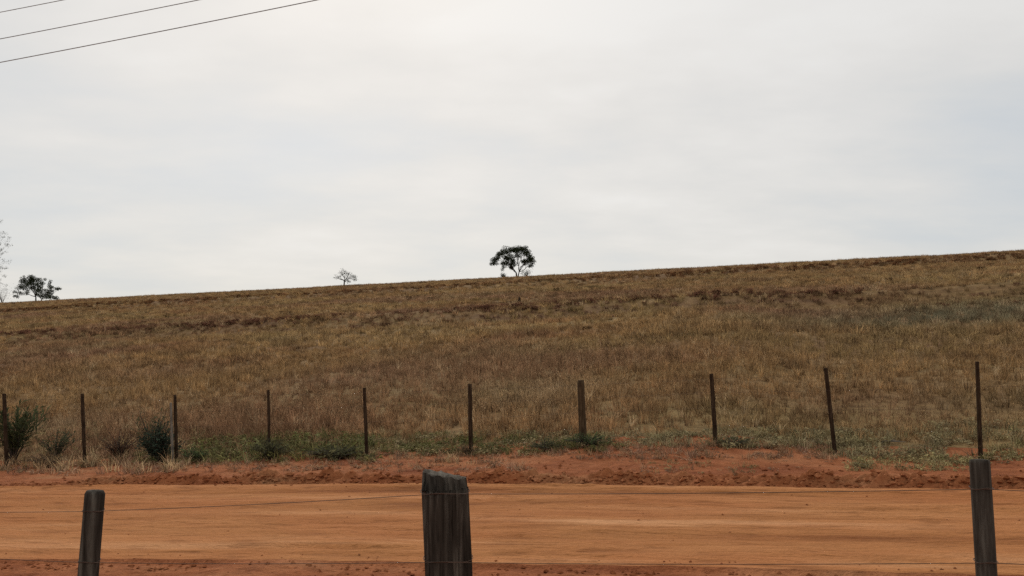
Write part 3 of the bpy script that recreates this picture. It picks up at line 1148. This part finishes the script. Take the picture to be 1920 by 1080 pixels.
# ------------------------------------------------------------------ trees on the crest
def tree(name, label, px, py, T, clumps, mat, trunks, leaf_size, depth=.7, per=120, seed=1, limb=.10, rscale=1.0):
    """clumps: (px, py, radius in m, leaf share); every clump of leaves hangs on its own limb; trunks: foot offset in m and fork height"""
    rg = np.random.default_rng(seed)
    b = on_t(px, py, T)
    b[2] = gz_xy(b[0], b[1]) - .05
    root = empty(name, tuple(b))
    tag(root, label, 'tree', 'trees along the crest of the hill')
    base_px = on_t(px, py, T)
    cs = []
    for (cx_, cy_, r, share) in clumps:
        q = on_t(cx_, cy_, T) - base_px + b
        cs.append((q, r, share))
    half = max(abs(q[0] - b[0]) for q, r, s in cs) + .3
    tm, lm = MB(), MB()
    ends = []
    for (ox, fork, rad, lean) in trunks:
        f0 = b + np.array([ox, 0, -.3])
        f1 = b + np.array([ox + lean * .5, rg.uniform(-.1, .1), fork * .5])
        f2 = b + np.array([ox + lean, rg.uniform(-.2, .2), fork])
        tm.tube([f0, b + np.array([ox, 0, .15]), f1, f2], [rad * 1.5, rad * 1.1, rad, rad * .85], 9)
        ends.append((f2, rad))
    pts = []
    for (q, r, share) in cs:
        rel = (q[0] - b[0]) / half
        dmax = depth * half * math.sqrt(max(.05, 1 - rel * rel))
        for c in range(3):
            dy = dmax * (-1 + 2 * (c + rg.random()) / 3) * .85
            pts.append((q + np.array([rg.normal(0, .22), dy, rg.normal(0, .16)]), r * rscale * rg.uniform(.75, 1.15), share))
    # main limbs: a handful of crooked ones, each serving the clumps around it
    nm = max(5, len(pts) // 7)
    seeds = [pts[i][0] for i in rg.choice(len(pts), nm, replace=False)]
    for _ in range(3):
        own = [int(np.argmin([np.linalg.norm(p_ - q_) for q_ in seeds])) for p_, _r, _s in pts]
        seeds = [np.mean([pts[i][0] for i in range(len(pts)) if own[i] == k] or [seeds[k]], axis=0) for k in range(nm)]
    forks = []
    for k, sd in enumerate(seeds):
        f2, rad = min(ends, key=lambda e: np.linalg.norm(e[0] - sd))
        end = f2 + (sd - f2) * .66 + rg.normal(0, .18, 3)
        mid = f2 + (end - f2) * .5 + rg.normal(0, .22, 3) + np.array([0, 0, .18])
        L0 = np.linalg.norm(end - f2)
        tm.tube([f2 - np.array([0, 0, .05]), f2 + (mid - f2) * .5 + rg.normal(0, .1, 3), mid, (mid + end) / 2 + rg.normal(0, .1, 3), end], [rad * .62, rad * .52, limb * .75, limb * .62, limb * .5], 7)
        forks.append((mid, end))
    for i, (q2, r, share) in enumerate(pts):
        mid, end = forks[own[i]]
        f2 = end if rg.random() < .7 else mid
        kq = (f2 + q2) / 2 + rg.normal(0, .16, 3) + np.array([0, 0, .08])
        tm.tube([f2, kq, q2], [limb * .38, limb * .26, limb * .12], 5)
        for tw in range(2):
            tm.tube([q2 * .7 + kq * .3, q2 + rg.normal(0, r * .6, 3)], [limb * .13, limb * .05], 4)
        nl = int(per * share / 3 * 1.7)
        for _ in range(nl):
            v = rg.normal(0, 1, 3)
            v = v / np.linalg.norm(v) * rg.random() ** .45 * r * np.array([1.2, 1.1, .8])
            leaf(lm, q2 + v, v / r + rg.normal(0, .6, 3), leaf_size * rg.uniform(.6, 1.3), leaf_size * .45 * rg.uniform(.7, 1.3))
    tm.build('trunk', M_BARK, root, True)
    lm.build('crown', mat, root)
    return root


M_T1 = mat_leaf('tree_leaf_dark', (.040, .048, .024), .2)
M_T2 = mat_leaf('tree_leaf_grey', (.075, .080, .060), .2)
big = [(937, 474, .75, 1), (944, 470, .8, 1), (951, 467, .8, 1.1), (958, 465, .8, 1.2), (966, 464, .8, 1.2), (974, 464, .8, 1.2), (982, 465, .75, 1.2), (987, 470, .7, 1), (991, 476, .7, 1), (995, 482, .6, .8),
       (927, 483, .65, 1), (926, 491, .55, .8), (933, 480, .5, .5), (949, 479, .6, .8), (956, 480, .7, 1), (961, 483, .6, .8), (943, 490, .5, .6), (951, 491, .5, .6), (958, 492, .6, .9), (962, 496, .45, .7),
       (944, 499, .4, .35), (975, 476, .5, .4), (983, 487, .6, .9), (992, 487, .55, .8), (999, 484, .4, .5), (995, 495, .45, .6), (970, 470, .6, .5)]
tree('broad_tree', 'tallest tree on the crest, with an open umbrella crown over pale forked limbs', 969, 519, T_CREST, big, M_T1, [(0, 1.5, .20, -.15), (.2, 1.7, .14, .4)], .38, .75, 210, 2, .10, 1.0)
small = [(640, 510, .55, .5), (635, 515, .5, .35), (630, 518, .4, .3), (646, 504, .45, .4), (650, 512, .6, .8), (648, 519, .45, .4), (655, 509, .5, .35), (661, 514, .55, .6), (667, 517, .5, .4), (666, 522, .4, .5), (654, 525, .35, .6)]
tree('sparse_tree', 'small thin-leaved tree standing alone on the crest, its crown nearly see-through', 645, 535, T_CREST, small, M_T2, [(0, 1.4, .19, .05)], .30, .7, 75, 5, .10)
left = [(47, 524, .75, 1.2), (55, 519, .8, 1.3), (63, 516, .75, 1.2), (66, 522, .8, 1.2), (57, 528, .9, 1.4), (48, 533, .75, 1.1), (41, 537, .65, .8), (36, 544, .55, .6), (32, 551, .4, .4), (60, 538, .8, 1.1), (67, 532, .8, 1.1), (65, 548, .5, .8),
        (74, 538, .7, .9), (80, 543, .7, 1), (86, 547, .7, 1), (93, 552, .6, .9), (101, 555, .45, .6), (82, 520, .45, .5), (85, 528, .4, .4), (98, 536, .5, .6), (106, 537, .45, .5), (92, 540, .35, .4), (78, 530, .5, .6), (86, 553, .5, .6)]
tree('leaning_tree', 'dark lopsided tree on the low end of the crest, one side drooping', 70, 564, T_CREST, left, M_T1, [(-.3, 1.9, .20, -.3), (.9, 1.7, .15, .7)], .40, .7, 210, 8, .10, 1.05)
# shrubs at the foot of the broad tree and at the low end of the crest
def crest_shrub(name, label, px, py, T, wpx, hpx, mat, seed):
    rg = np.random.default_rng(seed)
    b = on_t(px, py, T)
    m_px = np.linalg.norm(b) / FPX
    b[2] = gz_xy(b[0], b[1])
    root = empty(name, tuple(b))
    tag(root, label, 'shrub', 'shrubs along the crest of the hill')
    tm, lm = MB(), MB()
    W, H = wpx * m_px / 2, hpx * m_px
    for i in range(12):
        a = rg.uniform(0, 6.28)
        tip = b + np.array([math.cos(a) * W * rg.random(), math.sin(a) * W * rg.random(), H * rg.uniform(.5, 1)])
        tm.tube([b + np.array([0, 0, -.1]), b * .5 + tip * .5 + np.array([0, 0, .1]), tip], [.05, .03, .012], 5)
        for k in range(34):
            v = rg.normal(0, .30, 3) * np.array([W, W, H * .8])
            q = tip + v - np.array([0, 0, .2 * H])
            leaf(lm, q, rg.normal(0, 1, 3), .26 * rg.uniform(.6, 1.3), .12)
    tm.build('stem', M_BARK, root)
    lm.build('foliage', mat, root)


crest_shrub('round_shrub', 'rounded dark shrub right beside the foot of the tallest crest tree', 988, 517, T_CREST - 1, 20, 15, M_T1, 1)
crest_shrub('thin_shrub', 'thin low shrub on the far side of the tallest crest tree from the rounded one', 943, 519, T_CREST - 1, 12, 10, M_T2, 2)
crest_shrub('pale_shrub', 'pale grey-green shrub on the low end of the crest beside the leaning tree', 4, 566, T_CREST - 6, 36, 27, M_T2, 3)
feather = []
rgf = np.random.default_rng(12)
for k in range(46):
    yy = rgf.uniform(400, 545)
    hw = 26 + 34 * math.sin(math.pi * (yy - 385) / 175)
    feather.append((-44 + rgf.uniform(-1, 1) * hw, yy, .5, .55))
feather += [(3, 437, .5, .5), (9, 454, .6, .6), (14, 453, .4, .4), (7, 480, .6, .5), (2, 485, .5, .5), (4, 511, .5, .5), (2, 528, .45, .5)]
tree('tall_feathery_tree', 'tall wispy grey-leaved tree reaching in past the leaning tree', -44, 568, T_CREST - 4, feather, M_T2, [(0, 9.5, .26, .2)], .30, .8, 55, 20, .05)

# ------------------------------------------------------------------ overhead wires along the road
def wire_pt(px, py, off):
    return on_t(px, py, 13.9 + off)


W_PIX = [((0, 117), (594, 0), -1.1), ((0, 73), (372, 0), 0.0), ((0, 23), (118, 0), 1.1)]
SPAN, SAG = 46.0, .55
S_A, S_B = -36.0, 10.0
arm_a, arm_b = [], []
for (p0, p1, off) in W_PIX:
    a, b = wire_pt(*p0, off), wire_pt(*p1, off)
    sa, sb = st(a[0], a[1])[0], st(b[0], b[1])[0]
    kq = 4 * SAG / SPAN ** 2
    # parabola through the two measured points
    m = (b[2] - a[2] - kq * ((sb - S_A) * (sb - S_B) - (sa - S_A) * (sa - S_B))) / (sb - sa)
    P = []
    for s_ in np.linspace(S_A, S_B, 60):
        z_ = a[2] + m * (s_ - sa) + kq * ((s_ - S_A) * (s_ - S_B) - (sa - S_A) * (sa - S_B))
        x_, y_ = xy(s_, 13.9 + off)
        P.append((x_, y_, z_))
    print('wire', m, P[0], P[-1])
    mb = MB()
    mb.tube(P, .009, 6)
    o = mb.build('overhead_wire', M_CABLE, None, True)
    tag(o, ['lowest of three grey overhead wires crossing the sky', 'middle one of three grey overhead wires crossing the sky', 'highest of three grey overhead wires crossing the sky'][W_PIX.index((p0, p1, off))], 'wire', 'overhead wires along the road')
